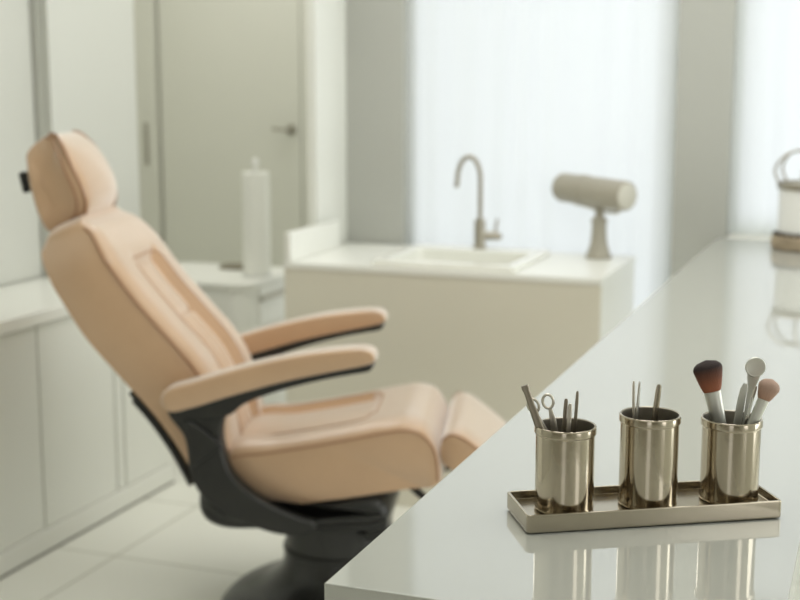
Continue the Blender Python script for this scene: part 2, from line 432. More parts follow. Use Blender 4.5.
# cylinder lamp
lb = Vector((-.962, 4.585, SZ + .001))
t = thing('cylinder_lamp', 'greige lamp with a horizontal cylinder head on a flared pedestal at the counter end', 'lamp', lb)
link('pedestal', lathe(bmesh.new(), [(0, 0), (.046, 0), (.047, .006), (.040, .022), (.031, .05), (.027, .09), (.026, .125), (.030, .130), (.030, .136), (.025, .142), (.017, .150), (.015, .185), (0, .185)], 40), 'lamp', t, smooth=45)
ax = Vector((.82, -.55, -.03)).normalized(); cz = .236
def place_axis(o, base, axis):
    o.rotation_mode = 'QUATERNION'; o.rotation_quaternion = axis.to_track_quat('Z', 'Y'); o.location = base
L = .340
h = link('lamp_head', lathe(bmesh.new(), [(0, 0), (.040, 0), (.048, .004), (.053, .014), (.053, L - .012), (.051, L - .004), (.048, L), (.044, L - .002), (0, L - .002)], 56), 'lamp', t, smooth=45)
place_axis(h, Vector((-.022, .006, cz)) - ax * L * .52, ax)
link('end_cap', lathe(bmesh.new(), [(0, .006), (.030, .005), (.045, .001), (.0455, -.004), (0, -.004)], 48), 'lampcap', h, loc=(0, 0, L), smooth=45)
link('band', lathe(bmesh.new(), [(.0532, .112), (.056, .114), (.056, .136), (.0532, .138)], 56, close=True), 'lamp', h, smooth=45)
side = ax.cross(Vector((0, 0, 1))).normalized()
bm = bmesh.new()
pts = [Vector((-.022, .006, cz)) + ax * (-.105) + Vector((0, 0, -.050)), Vector((0, 0, .180)) + ax * -.07, Vector((0, 0, .172)), Vector((0, 0, .174)) + ax * .09, Vector((-.022, .006, cz)) + ax * .125 + Vector((0, 0, -.052))]
tube(bm, catmull(pts, 30), .007, 10, flat=(side, 1.0))
link('cradle_bracket', bm, 'lampcap', t, smooth=50)

# ================================================================== table
TX0, TX1, TY0, TY1, TZ = -.561, -.075, 1.252, 4.694, .92
t = thing('glossy_table', 'long white high-gloss table carrying the metal tray, running to the window', 'table', ((TX0 + TX1) / 2, (TY0 + TY1) / 2, 0))
hx, hy = (TX1 - TX0) / 2, (TY1 - TY0) / 2
link('tabletop', mbox(-hx, hx, -hy, hy, TZ - .042, TZ, .0022, seg=3), 'table', t, smooth=35)
for y in (-hy + .12, hy - .05):
    link('leg_panel', mbox(-hx + .06, hx - .06, y - .02, y + .02, 0, TZ - .043, .003), 'table', t)

# ================================================================== tray and cups
u = Vector((.288, .171, 0)); TL = u.length; ua = math.atan2(u.y, u.x)
wv = Vector((-.171, .288, 0)).normalized(); TW = .100
fl = on_z(527, 535, TZ)
tc_ = fl + u * .5 + wv * TW * .5
t = thing('cup_tray', 'shallow brushed nickel tray on the table holding three metal cups', 'tray', (tc_.x, tc_.y, TZ + .0005), ua)
def trayloops():
    a, b = TL / 2, TW / 2
    R = lambda s, r, z: [(p[0], p[1], z) for p in rrect(-a + s, a - s, -b + s, b - s, r, 6)]
    return [R(.004, .004, 0), R(.0005, .005, .0015), R(0, .005, .004), R(0, .005, .0222), R(.0006, .005, .0236), R(.0016, .004, .0240),
            R(.0032, .004, .0236), R(.0038, .0035, .0222), R(.0041, .0035, .0140), R(.0055, .0035, .0132), R(.02, .003, .0130)]
bm = grid_loops(bmesh.new(), trayloops())
link('tray_body', bm, 'brushed', t, smooth=40)
TF = TZ + .0005 + .0130
CR = .0378
def cup(along, CH, label):
    c = fl + u.normalized() * along + wv * .0525; c.z = TF
    t = thing('metal_cup', label, 'cup', (c.x, c.y, TF + .0004), random.random() * 6, 'nickel cups on the tray')
    prof = [(0, .002), (CR - .004, .002), (CR - .003, 0), (CR - .0008, .0008), (CR, .003), (CR, .0045), (CR - .0006, .006), (CR - .0006, CH - .0115), (CR - .0002, CH - .0105), (CR + .0010, CH - .0098), (CR + .0014, CH - .0085), (CR + .0012, CH - .002),
            (CR + .0012, CH - .0012), (CR + .0004, CH), (CR - .0008, CH + .0002)]
    link('cup_wall', lathe(bmesh.new(), prof, 96), 'nickel', t, smooth=30)
    inn = [(CR - .0008, CH + .0002), (CR - .002, CH - .0006), (CR - .0024, CH - .003), (CR - .0024, .004), (CR - .004, .003), (0, .003)]
    link('cup_lining', lathe(bmesh.new(), inn, 96), 'inner', t, smooth=30)
    return c
c1 = cup(.0629, .1085, 'nickel cup at the left end of the tray, holding scissors')
c2 = cup(.1745, .1180, 'nickel cup in the middle of the tray, holding tweezers')
c3 = cup(.2853, .1080, 'nickel cup at the right end of the tray, holding makeup brushes')

def depth(p): return (p - EYE).dot(FWD)
FW = Vector((FWD.x, FWD.y, 0)).normalized()       # horizontal way the photo looks
RT = Vector((FW.y, -FW.x, 0))
def pt(c, px, py, off=0):
    """a point of a tool in cup c, as seen at (px, py), off metres behind the cup's centre"""
    r = ray(px, py); k = ((c - EYE).dot(FW) + off) / r.dot(FW)
    return EYE + r * k
def tool_frame(top, bot):
    """object whose z axis runs from bot (origin) to top"""
    z = (top - bot).normalized(); y = (FW - z * FW.dot(z)).normalized(); x = y.cross(z)
    return Matrix((x, y, z)).transposed().to_4x4(), (top - bot).length
def tool_empty(name, label, cat, top, bot, group=None):
    R, Ln = tool_frame(top, bot)
    o = thing(name, label, cat, bot); o.rotation_euler = R.to_euler()
    if group: o['group'] = group
    return o, Ln
def bottom(c, px, off): 
    p = pt(c, px, 300, off); 
    v = Vector((p.x - c.x, p.y - c.y, 0))
    if v.length > CR - .008: v *= (CR - .008) / v.length
    return Vector((c.x + v.x, c.y + v.y, TF + .0062))
def flatbar(bm, prof, th, n=10):
    """prof: (z, halfwidth, xshift[, halfthick]) stations of a flat rounded bar"""
    loops = []
    for q in prof:
        z, w, x = q[:3]; h = q[3] if len(q) > 3 else th
        loops.append([(x + w * math.copysign(abs(math.cos(2 * PI * k / n)) ** .5, math.cos(2 * PI * k / n)), h * math.copysign(abs(math.sin(2 * PI * k / n)) ** .5, math.sin(2 * PI * k / n)), z) for k in range(n)])
    return grid_loops(bm, loops)

# --- left cup
def single(name, label, cat, c, top, botx, off0, off1, prof, th, m='steel'):
    a = pt(c, top[0], top[1], off0); b = bottom(c, botx, off1)
    R, Ln = tool_frame(a, b)
    bm = bmesh.new(); flatbar(bm, [(q[0] * Ln, *q[1:]) for q in prof], th, 14)
    o = link(name, bm, m, loc=b, smooth=50); o.rotation_euler = R.to_euler()
    return tag(o, label, cat), Ln, R, b
single('metal_file', 'flat tapered metal file leaning far left out of the scissors cup', 'file', c1, (524.5, 385.5), 573, -.002, -.018,
       [(0, .002, 0), (.1, .0034, 0), (.55, .0054, 0), (.78, .0050, 0), (.84, .0042, 0), (.95, .0040, 0), (.975, .0050, 0), (1.0, .0044, 0)], .0026, 'darksteel')
# scissors: two crossing blades with ring handles
a = pt(c1, 538.5, 397, -.002); b = bottom(c1, 578, .004)
t, Ln = tool_empty('scissors', 'small metal scissors with two ring handles up in the left cup', 'scissors', a, b)
def ring_handle(xc, zc, rx, rz, x_join, z_join, tilt):
    bm = bmesh.new(); pts = []
    for k in range(41):
        an = -PI / 2 + 2 * PI * k / 40
        x, z = rx * math.cos(an), rz * math.sin(an)
        pts.append((xc + x * math.cos(tilt) - z * math.sin(tilt), 0, zc + x * math.sin(tilt) + z * math.cos(tilt)))
    tube(bm, pts, .0018, 10, caps=False)
    return bm
zr = Ln - .010
for s, y, nm in ((1, -.0012, 'a'), (-1, .0014, 'b')):
    bm = bmesh.new()
    flatbar(bm, [(0, .0006, -s * .0012), (.25 * Ln, .0030, -s * .0010), (.42 * Ln, .0042, 0), (.62 * Ln, .0046, s * .0045), (.76 * Ln, .0042, s * .0078), (zr - .0085, .0024, s * .0092)], .0014, 12)
    for v in bm.verts: v.co.y += y
    bl = link('blade', bm, 'steel', t, smooth=50)
    rb = ring_handle(s * .0095, zr + .0010, .0066, .0090, 0, 0, -s * .12)
    for v in rb.verts: v.co.y += y
    link('ring_handle', rb, 'steel', bl, smooth=60)
link('pivot_screw', lathe(bmesh.new(), [(0, .0012), (.0018, .001), (.0022, 0), (0, 0)], 20), 'silver', t, loc=(0, -.0023, .42 * Ln), rot=(PI / 2, 0, 0), smooth=50)
single('nail_pusher', 'metal stick standing upright just right of the scissors rings in the left cup', 'manicure tool', c1, (566.3, 398.5), 562, .004, .004,
       [(0, .0014, 0), (.3, .0024, 0), (.9, .0026, 0), (.98, .0024, 0), (1, .0014, 0)], .0016, 'darksteel')
single('nail_pusher', 'shortest metal stick in the scissors cup, between two taller upright ones', 'manicure tool', c1, (570.2, 403.5), 568, -.006, -.010,
       [(0, .0012, 0), (.3, .0024, 0), (.85, .0028, 0), (.97, .0026, 0), (1, .0014, 0)], .0020)
single('metal_probe', 'thin upright metal probe at the right side of the scissors cup', 'manicure tool', c1, (577.6, 391), 574, .010, .006,
       [(0, .0010, 0), (.5, .0022, 0), (.9, .0021, 0), (.98, .0018, 0), (1, .0009, 0)], .0018, 'darksteel')
# --- middle cup: tweezers and a stick
a = pt(c2, 636.8, 381, -.002); b = bottom(c2, 637.5, -.002)
t, Ln = tool_empty('tweezers', 'pair of open steel tweezers, tips up, in the middle cup', 'tweezers', a, b)
for s in (1, -1):
    link('tweezer_arm', flatbar(bmesh.new(), [(0, .0014, s * .0009), (.35 * Ln, .0020, s * .0012), (.66 * Ln, .0018, s * .0016), (.82 * Ln, .0017, s * .0028), (.95 * Ln, .0014, s * .0036), (Ln - (0 if s < 0 else .001), .0008, s * .0038)], .0024, 12), 'silver' if s > 0 else 'steel', t, smooth=50)
single('cuticle_stick', 'thick blunt metal stick beside the tweezers in the middle cup', 'manicure tool', c2, (659.3, 384.5), 650, .006, .004,
       [(0, .0020, 0), (.35, .0034, 0), (.80, .0038, 0), (.93, .0037, 0), (.98, .0032, 0), (1, .0018, 0)], .0022, M['brushed'])

# --- right cup: brushes
def brush(label, c, top, mid, botx, off, hair, ferr_w, tip_w, m_hair):
    """top: px of the hair tip, mid: px where hair meets the ferrule"""
    tp = pt(c, *top, off); md = pt(c, *mid, off); dirv = (tp - md).normalized()
    b = bottom(c, botx, off)
    o, Ln = tool_empty('makeup_brush', label, 'makeup brush', tp, b)
    hl = (tp - md).length; z0 = Ln - hl
    prof = [(0, z0 - .002)] if False else []
    hp = []
    for k in range(14):
        s = k / 13
        w = hair(s); hp.append((max(w, .0003), z0 - .001 + (hl + .001) * s))
    bm = lathe(bmesh.new(), [(0, z0 - .001)] + hp + [(0, Ln + .0004)], 40)
    for v in bm.verts: v.co.y *= .62
    link('bristles', bm, hair_mat('bristles', *m_hair, z0, Ln), o, smooth=60)
    bm = lathe(bmesh.new(), [(0, .006), (ferr_w * .74, .006), (ferr_w * .78, .03), (ferr_w * .88, z0 - .03), (ferr_w * .98, z0 - .004), (ferr_w, z0), (ferr_w * .9, z0 + .0006), (0, z0 + .0006)], 40)
    for v in bm.verts: v.co.y *= .75
    link('ferrule', bm, 'satin', o, smooth=45)
    bm = lathe(bmesh.new(), [(0, 0), (ferr_w * .5, .0006), (ferr_w * .66, .003), (ferr_w * .70, .006), (0, .006)], 24)
    link('handle', bm, 'steel', o, smooth=45)
def fan(w0, w1, p=.8, e=.80):
    def f(s):
        g = w0 + (w1 - w0) * min(1, s / e) ** p
        if s > e: g = w1 * math.sqrt(max(0, 1 - ((s - e) / (1 - e)) ** 2 * .985))
        return g
    return f
brush('large fluffy brush with red-brown bristles dark at the tip, leaning left', c3, (706.0, 360.5), (714.5, 390.5), 741, .012, fan(.0106, .0192, .75, .72), .0112, .018, ((.34, .115, .055), (.022, .011, .010)))
brush('smaller brush with dusty pink bristles, leaning right over the cup rim', c3, (772.5, 379.5), (763.0, 399.5), 728, -.016, fan(.0070, .0142, .75, .62), .0076, .013, ((.40, .24, .17), (.42, .29, .23)))
# round cosmetic mirror / spoon on a flat handle
a = pt(c3, 757.0, 357.5, .010); b = bottom(c3, 741, .012)
t, Ln = tool_empty('round_spatula', 'round-headed silver spatula rising highest behind the pink brush', 'spatula', a, b)
bm = bmesh.new()
flatbar(bm, [(0, .0022, 0), (.3 * Ln, .0028, 0), (.55 * Ln, .0034, 0), (Ln - .040, .0048, 0), (Ln - .026, .0082, 0), (Ln - .018, .0100, 0)], .0014, 16)
link('handle', bm, 'satin', t, smooth=50)
link('disc', lathe(bmesh.new(), [(0, -.0018), (.0120, -.0018), (.0132, -.0008), (.0134, .0006), (.0126, .0020), (.0116, .0022), (.0108, .0016), (0, .0014)], 48), 'satin', t, loc=(0, -.0008, Ln - .0126), rot=(PI / 2, 0, 0), smooth=40)
# flat tweezers
a = pt(c3, 744, 383.5, -.002); b = bottom(c3, 734, .002)
t, Ln = tool_empty('slant_tweezers', 'wide silver slant tweezers beside the round spatula in the right cup', 'tweezers', a, b)
for s in (1, -1):
    link('tweezer_arm', flatbar(bmesh.new(), [(0, .0030, 0), (.4 * Ln, .0042, 0), (.75 * Ln, .0048, 0), (.86 * Ln, .0046, .0003), (.95 * Ln, .0040, .0010), (Ln, .0022, .0020)], .0009, 12), 'satin', t, loc=(0, s * .0016, 0), smooth=50)
single('metal_probe', 'thin metal probe between the spatula and the pink brush', 'manicure tool', c3, (756.5, 386), 731, -.006, -.004,
       [(0, .0012, 0), (.5, .0016, 0), (.9, .0019, 0), (.98, .0017, 0), (1, .0008, 0)], .0014, M['steel'])
single('metal_probe', 'slim silver handle leaning along the left side of the pink brush', 'manicure tool', c3, (752.5, 397), 735, -.016, -.010,
       [(0, .0012, 0), (.5, .0019, 0), (.9, .0022, 0), (.98, .0020, 0), (1, .0010, 0)], .0014, M['silver'])

# ================================================================== jar at the far end of the table
jc = on_z(806, 249, TZ)
t = thing('wire_jar', 'white canister with a wire bail lid on a dark wooden base at the table end', 'jar', (jc.x, jc.y, TZ + .001))
link('wooden_base', lathe(bmesh.new(), [(0, 0), (.104, 0), (.112, .004), (.114, .024), (.112, .042), (.106, .047), (0, .047)], 64), 'wood', t, smooth=40)
link('canister', lathe(bmesh.new(), [(0, .048), (.088, .048), (.094, .053), (.095, .205), (.092, .210), (.088, .210), (.088, .07), (0, .07)], 64), 'jar', t, smooth=40)
link('rim_band', lathe(bmesh.new(), [(.0955, .196), (.101, .199), (.102, .212), (.098, .220), (.094, .220), (.0955, .213)], 64, close=True), 'faucet', t, smooth=40)
bm = bmesh.new()
for k in range(6):
    a = 2 * PI * k / 6 + .35
    pts = [(.098 * math.cos(a), .098 * math.sin(a), .212), (.116 * math.cos(a + .05), .116 * math.sin(a + .05), .262), (.078 * math.cos(a + .1), .078 * math.sin(a + .1), .312), (.012 * math.cos(a + .1), .012 * math.sin(a + .1), .325)]
    tube(bm, catmull(pts, 16), .0042, 8)
link('wire_lid', bm, 'faucet', t, smooth=50)
for k in range(7):
    a = PI + .25 + k * .22
    bm = bmesh.new(); bmesh.ops.create_icosphere(bm, subdivisions=2, radius=.008)
    for v in bm.verts: v.co.z *= .8; v.co += Vector((random.uniform(-.001, .001), random.uniform(-.001, .001), 0))
    tag(link('pebble', bm, 'pebble', loc=(jc.x + .102 * math.cos(a), jc.y + .102 * math.sin(a), TZ + .0545), smooth=60), 'small dark pebble on the wooden base around the white canister', 'pebble', 'pebbles around the canister')

# ================================================================== the treatment chair
KS = .945; KZ = CAM_H * (1 - KS)
def T3(p): return (p[0] * KS, p[1] * KS, p[2] * KS + KZ)
yaw = math.radians(15)
t = thing('treatment_chair', 'reclined tan leather treatment chair with black arm brackets and pedestal base', 'chair', (-1.479 * KS, 3.419 * KS, 0), yaw)
CH_ = t
def clink(name, bm, m, parent=None, smooth=45): return link(name, bm, m, parent or CH_, smooth=smooth)
def sstep(a, b, x):
    k = min(1, max(0, (x - a) / (b - a))); return k * k * (3 - 2 * k)

# --- backrest
Fp = [(-.250, .385), (-.280, .47), (-.310, .57), (-.36, .678), (-.455, .79), (-.528, .875), (-.602, .976), (-.654, 1.048), (-.696, 1.074)]
Bp = [(-.365, .365), (-.418, .46), (-.485, .555), (-.570, .650), (-.668, .764), (-.725, .854), (-.770, .934), (-.802, .998), (-.788, 1.036)]
NS = 90
Fc, Bc = catmull(Fp, NS), catmull(Bp, NS)
YY = np.concatenate([np.linspace(-.25, -.132, 26), np.linspace(-.128, .128, 78), np.linspace(.132, .25, 26)])
def back_profile(s, y):
    a = abs(y)
    edge = math.sqrt(max(0, 1 - (max(0, a - .19) / .06) ** 2))
    bol = .025 * edge
    inset = sstep(.122, .098, a) * sstep(.83, .78, s) * sstep(-.02, .02, s)
    h = bol * (.25 + .75 * sstep(-.02, .28, s)) - inset * (.030 - .010 * max(0, 1 - (a / .10) ** 2)) * (.4 + .6 * sstep(0, .25, s))
    if a < .10:                                    # cross seam and pleats of the inset panel
        if s < .80: h -= .009 * math.exp(-((s - .555) / .012) ** 2)
        if s < .54:
            for q in (.022, .055): h -= .006 * math.exp(-((a - q) / .006) ** 2)
    return h
loops = []
for i in range(NS):
    s = i / (NS - 1); F_, B_ = Fc[i], Bc[i]
    tdir = Fc[min(i + 1, NS - 1)] - Fc[max(i - 1, 0)]; tdir /= np.linalg.norm(tdir)
    nrm = np.array([tdir[1], -tdir[0]])            # forward-up
    if s > .86: nrm = nrm * (1 - .6 * (s - .86) / .14)
    wsc = 1 - .24 * sstep(.78, 1.0, s) ** 2
    lp = []
    for y in YY:
        q = F_ + nrm * back_profile(s, y); lp.append(T3((q[0], y * wsc, q[1])))
    for k in range(1, 9):                          # far side, back, near side
        q = F_ + (B_ - F_) * k / 8; bul = .010 * math.sin(PI * k / 8); lp.append(T3((q[0], (.25 + bul) * wsc, q[1])))
    for y in np.linspace(.235, -.235, 22):
        bb = -.022 * math.cos(y / .25 * PI / 2); q = B_ + (F_ - B_) / np.linalg.norm(F_ - B_) * bb; lp.append(T3((q[0], y * wsc, q[1])))
    for k in range(8, 0, -1):
        q = F_ + (B_ - F_) * k / 8; bul = .010 * math.sin(PI * k / 8); lp.append(T3((q[0], -(.25 + bul) * wsc, q[1])))
    loops.append(lp)
c = np.mean(np.array(loops[-1]), 0)
last = np.array(loops[-1])
up = np.array([-.35 * .02, 0, .02])
for f, h in ((.93, .45), (.78, .8), (.5, 1.0)): loops.append([tuple(c + (p - c) * f + up * h) for p in last])
bk = clink('backrest', grid_loops(bmesh.new(), loops), 'leather', smooth=60)
for sgn in (-1, 1):
    bm = bmesh.new()
    pts = [T3((Fc[i][0], sgn * (.2515) * (1 - .24 * sstep(.78, 1.0, i / (NS - 1)) ** 2), Fc[i][1])) for i in range(0, NS, 3)]
    tube(bm, pts, .0032, 8)
    clink('piping', bm, 'piping', bk, 60)
def back_pt(s, y, lift=.0006):
    i = s * (NS - 1); i0 = int(min(NS - 2, i)); f = i - i0
    F_ = Fc[i0] * (1 - f) + Fc[i0 + 1] * f
    td = Fc[i0 + 1] - Fc[i0]; td /= np.linalg.norm(td)
    q = F_ + np.array([td[1], -td[0]]) * (back_profile(s, y) + lift)
    return T3((q[0], y * (1 - .24 * sstep(.78, 1.0, s) ** 2), q[1]))
path = [(.06 + .70 * k / 20, -.121) for k in range(21)]
path += [(.80 - .03 * math.cos(a), -.093 - .028 * math.cos(a)) for a in ()] + [(.785, -.119), (.800, -.112), (.808, -.100)]
path += [(.809, -.09 + .18 * k / 10) for k in range(11)]
path += [(.808, .100), (.800, .112), (.785, .119)] + [(.76 - .70 * k / 20, .121) for k in range(21)]
clink('seam', tube(bmesh.new(), [back_pt(a, b) for a, b in path], .0022, 8), 'seam', bk, 60)
clink('seam', tube(bmesh.new(), [back_pt(.555, -.096 + .192 * k / 20, .0004) for k in range(21)], .0018, 8), 'seam', bk, 60)
# black shell behind the lower back
sh = [(-.372, .352), (-.424, .452), (-.490, .548), (-.548, .614)]
sc = catmull(sh, 24); out = [(p[0], p[1]) for p in sc]
nrm = []
for i in range(24):
    d_ = sc[min(i + 1, 23)] - sc[max(i - 1, 0)]; d_ /= np.linalg.norm(d_); nrm.append((-d_[1], d_[0]))
outer = [(sc[i][0] + nrm[i][0] * (.022 if i < 22 else .012), sc[i][1] + nrm[i][1] * (.022 if i < 22 else .012)) for i in range(24)]
clink('back_shell', slab(bmesh.new(), [(p[0], p[1]) for p in outer] + out[::-1], -.245, .245, .008, T3), 'black')

# --- headrest
hd = [(-.795, 1.320), (-.842, 1.300), (-.872, 1.266), (-.866, 1.235), (-.848, 1.150), (-.832, 1.085), (-.812, 1.042), (-.780, 1.040), (-.735, 1.064), (-.704, 1.090), (-.694, 1.127), (-.702, 1.170), (-.726, 1.225), (-.762, 1.290)]
ho = catmull(hd, 96, closed=True); hc = ho.mean(0)
loops = []
ths = np.linspace(-PI / 2, PI / 2, 41)
for th in ths:
    y = .148 * math.sin(th); k = abs(math.sin(th))
    ins = 1 - .10 * max(0, (k - .86) / .14) ** 2.2
    lp = []
    for q in ho:
        d_ = q - hc; fwd = max(0, (d_[0] * .93 + d_[1] * .36) / .085)     # front side of the pad
        bulge = .030 * math.cos(th) ** .9 * min(1, fwd) ** 1.2
        e_ = (-d_[0] * .36 + d_[1] * .93)                                  # height along the pad
        bulge *= max(0, 1 - (abs(e_ - .0) / .135) ** 2.5)
        wz = 1 - (.36 if e_ > 0 else .20) * min(1, abs(e_) / .135) ** 2.3
        p = hc + d_ * ins + np.array([.93, .36]) * bulge
        lp.append(T3((p[0], y * wz, p[1])))
    loops.append(lp)
f0 = loops[0]; f1 = loops[-1]
def capdome(lp, dy):
    c = np.mean(np.array(lp), 0); out = []
    for f, h in ((.95, .35), (.8, .75), (.5, 1.0)): out.append([tuple(c + (np.array(p) - c) * f + np.array([0, dy * h, 0])) for p in lp])
    return out
loops = capdome(f0, -.007)[::-1] + loops + capdome(f1, .007)
hr = clink('headrest', grid_loops(bmesh.new(), loops), 'leather', smooth=60)
fi = [q for q in ho if (q[0] - hc[0]) * .93 + (q[1] - hc[1]) * .36 > .022 and True]
def hw_(q):
    e_ = -(q[0] - hc[0]) * .36 + (q[1] - hc[1]) * .93
    return 1 - (.36 if e_ > 0 else .20) * min(1, abs(e_) / .135) ** 2.3
ang = lambda q: math.atan2(q[1] - hc[1], q[0] - hc[0])
fi.sort(key=ang)
for sgn in (-1, 1):
    bm = tube(bmesh.new(), catmull([T3((q[0] + .002, sgn * .1450 * hw_(q), q[1])) for q in fi], 60), .0034, 8)
    clink('piping', bm, 'piping', hr, 60); bm = bmesh.new()
    tube(bm, catmull([T3(((q[0] - hc[0]) * .88 + hc[0] - .012, sgn * .1530 * hw_(q), (q[1] - hc[1]) * .93 + hc[1])) for q in fi], 60), .0022, 8)
    clink('seam', bm, 'piping', hr, 60)
bm = bmesh.new()
box(bm, -.05, .05, -.055, .055, -.06, .06, .01)
for v in bm.verts: v.co = Vector(T3((-.765 + v.co.x * .5, v.co.y, 1.035 + v.co.z)))
clink('headrest_post', bm, 'black')
kp = (-.872, 0, 1.185)
bm = bmesh.new(); box(bm, -.011, .011, -.03, .03, -.030, .030, .007)
bmesh.ops.rotate(bm, verts=bm.verts, matrix=Matrix.Rotation(math.radians(-12), 3, 'Y'))
for v in bm.verts: v.co = Vector(T3((kp[0] + v.co.x, kp[1] - .105 + v.co.y, kp[2] + v.co.z)))
clink('tilt_knob', bm, 'black', hr)

# --- seat
so = [(-.268, .438), (-.137, .456), (.021, .486), (.167, .518), (.225, .527), (.270, .515), (.298, .480), (.310, .43), (.311, .378), (.297, .368), (.249, .362), (.02, .322), (-.122, .304), (-.205, .325), (-.262, .385)]
oc = catmull(so, 300, closed=True); cs = oc.mean(0)
def seat_bulge(q, y):
    a = abs(y)
    top = sstep(.0, .05, (q[1] - (.42 + .19 * (q[0]))) )          # 1 on the upper side
    front = sstep(.24, .31, q[0])
    e = math.sqrt(max(0, 1 - (max(0, a - .17) / .092) ** 2))
    h = .026 * e * max(top, .0)
    ins = sstep(.168, .150, a) * sstep(.128, .108, q[0] + .5 * max(0, a - .10)) * sstep(-.28, -.25, q[0]) * top
    h -= ins * (.020 - .009 * max(0, 1 - (a / .14) ** 2))
    return h, front * .012 * e
loops = []
ys = np.concatenate([[-.262, -.2615, -.2595, -.256], np.linspace(-.25, .25, 120), [.256, .2595, .2615, .262]])
for y in ys:
    k = max(0, (abs(y) - .25) / .012); ins = 1 - .022 * k ** 3
    lp = []
    for q in oc:
        p = cs + (q - cs) * ins; h, fr = seat_bulge(q, y)
        lp.append(T3((p[0] + fr - .18 * h, y, p[1] + h)))
    loops.append(lp)
se = clink('seat', grid_loops(bmesh.new(), loops), 'leather', smooth=60)
pl = [(-.262, .438), (-.137, .456), (.021, .486), (.167, .518), (.225, .526), (.268, .514), (.300, .478), (.311, .43), (.312, .385)]
for sgn in (-1, 1): clink('piping', tube(bmesh.new(), catmull([T3((p[0], sgn * .2615, p[1])) for p in pl], 60), .0028, 8), 'piping', se, 60)

st = [(-.268, .438), (-.137, .456), (.021, .486), (.167, .518), (.225, .527)]
stc = catmull(st, 60)
def seat_pt(x, y):
    z = float(np.interp(x, stc[:, 0], stc[:, 1])); h, fr = seat_bulge(np.array([x, z]), y)
    return T3((x - .18 * h, y, z + h + .0006))
path = [(-.22 + .30 * k / 16, -.168) for k in range(17)] + [(.100, -.164), (.112, -.150)] + [(.128 - .5 * max(0, abs(y) - .10), y) for y in np.linspace(-.135, .135, 24)] + [(.112, .150), (.100, .164)] + [(.08 - .30 * k / 16, .168) for k in range(17)]
clink('seam', tube(bmesh.new(), [seat_pt(a, b) for a, b in path], .0022, 8), 'seam', se, 60)
# --- leg rest
fo = [(.322, .435), (.318, .485), (.338, .512), (.369, .509), (.42, .474), (.52, .390), (.61, .310), (.625, .285), (.600, .262), (.56, .272), (.44, .362), (.36, .408)]
fc_ = catmull(fo, 90, closed=True); cf = fc_.mean(0); loops = []
for y in np.concatenate([[-.245, -.2445, -.2425, -.239], np.linspace(-.233, .233, 40), [.239, .2425, .2445, .245]]):
    k = max(0, (abs(y) - .233) / .012); ins = 1 - .03 * k ** 3
    e = math.sqrt(max(0, 1 - (max(0, abs(y) - .16) / .086) ** 2)); lp = []
    for q in fc_:
        p = cf + (q - cf) * ins; up_ = max(0, min(1, ((q[0] - cf[0]) * .6 + (q[1] - cf[1]) * .8) / .04))
        lp.append(T3((p[0] + .6 * .014 * e * up_, y, p[1] + .8 * .014 * e * up_)))
    loops.append(lp)
lr = clink('leg_rest', grid_loops(bmesh.new(), loops), 'leather', smooth=60)
pl = [(.322, .495), (.340, .513), (.369, .509), (.42, .474), (.52, .390), (.61, .310)]
for sgn in (-1, 1): clink('piping', tube(bmesh.new(), catmull([T3((p[0], sgn * .2445, p[1])) for p in pl], 40), .0028, 8), 'piping', lr, 60)
for y in (-.15, .15): bm = tube(bmesh.new(), [T3((.17, y, .355)), T3((.215, y, .345)), T3((.275, y, .295)), T3((.34, y, .305)), T3((.44, y, .38))], .011, 12); clink('leg_rest_link', bm, 'blackmetal')

# --- arms
ao = [(-.440, .618), (-.425, .640), (-.348, .676), (-.203, .721), (-.06, .755), (.044, .771), (.115, .775), (.142, .766), (.150, .748), (.146, .730), (.128, .722), (.024, .699), (-.109, .668), (-.253, .625), (-.351, .593), (-.415, .580), (-.436, .595)]
ao = [(x, z - (.010 if z > .60 + .25 * (x + .44) and x > -.40 else 0)) for x, z in ao]
am = catmull(ao, 120, closed=True); ca = am.mean(0)
under = [(-.425, .588), (-.351, .597), (-.253, .632), (-.109, .672), (.024, .700), (.135, .722), (.143, .712), (.130, .704), (.085, .695), (.021, .682), (-.113, .645), (-.210, .606), (-.25, .575), (-.40, .560)]
br = [(-.425, .585), (-.30, .612), (-.200, .625), (-.215, .610), (-.252, .588), (-.270, .555), (-.276, .520), (-.271, .469), (-.253, .41), (-.205, .358), (-.133, .316), (-.063, .288), (-.02, .275), (-.03, .245), (-.114, .238), (-.20, .262), (-.29, .305), (-.345, .357), (-.368, .42), (-.372, .47), (-.380, .51)]
T0 = T3
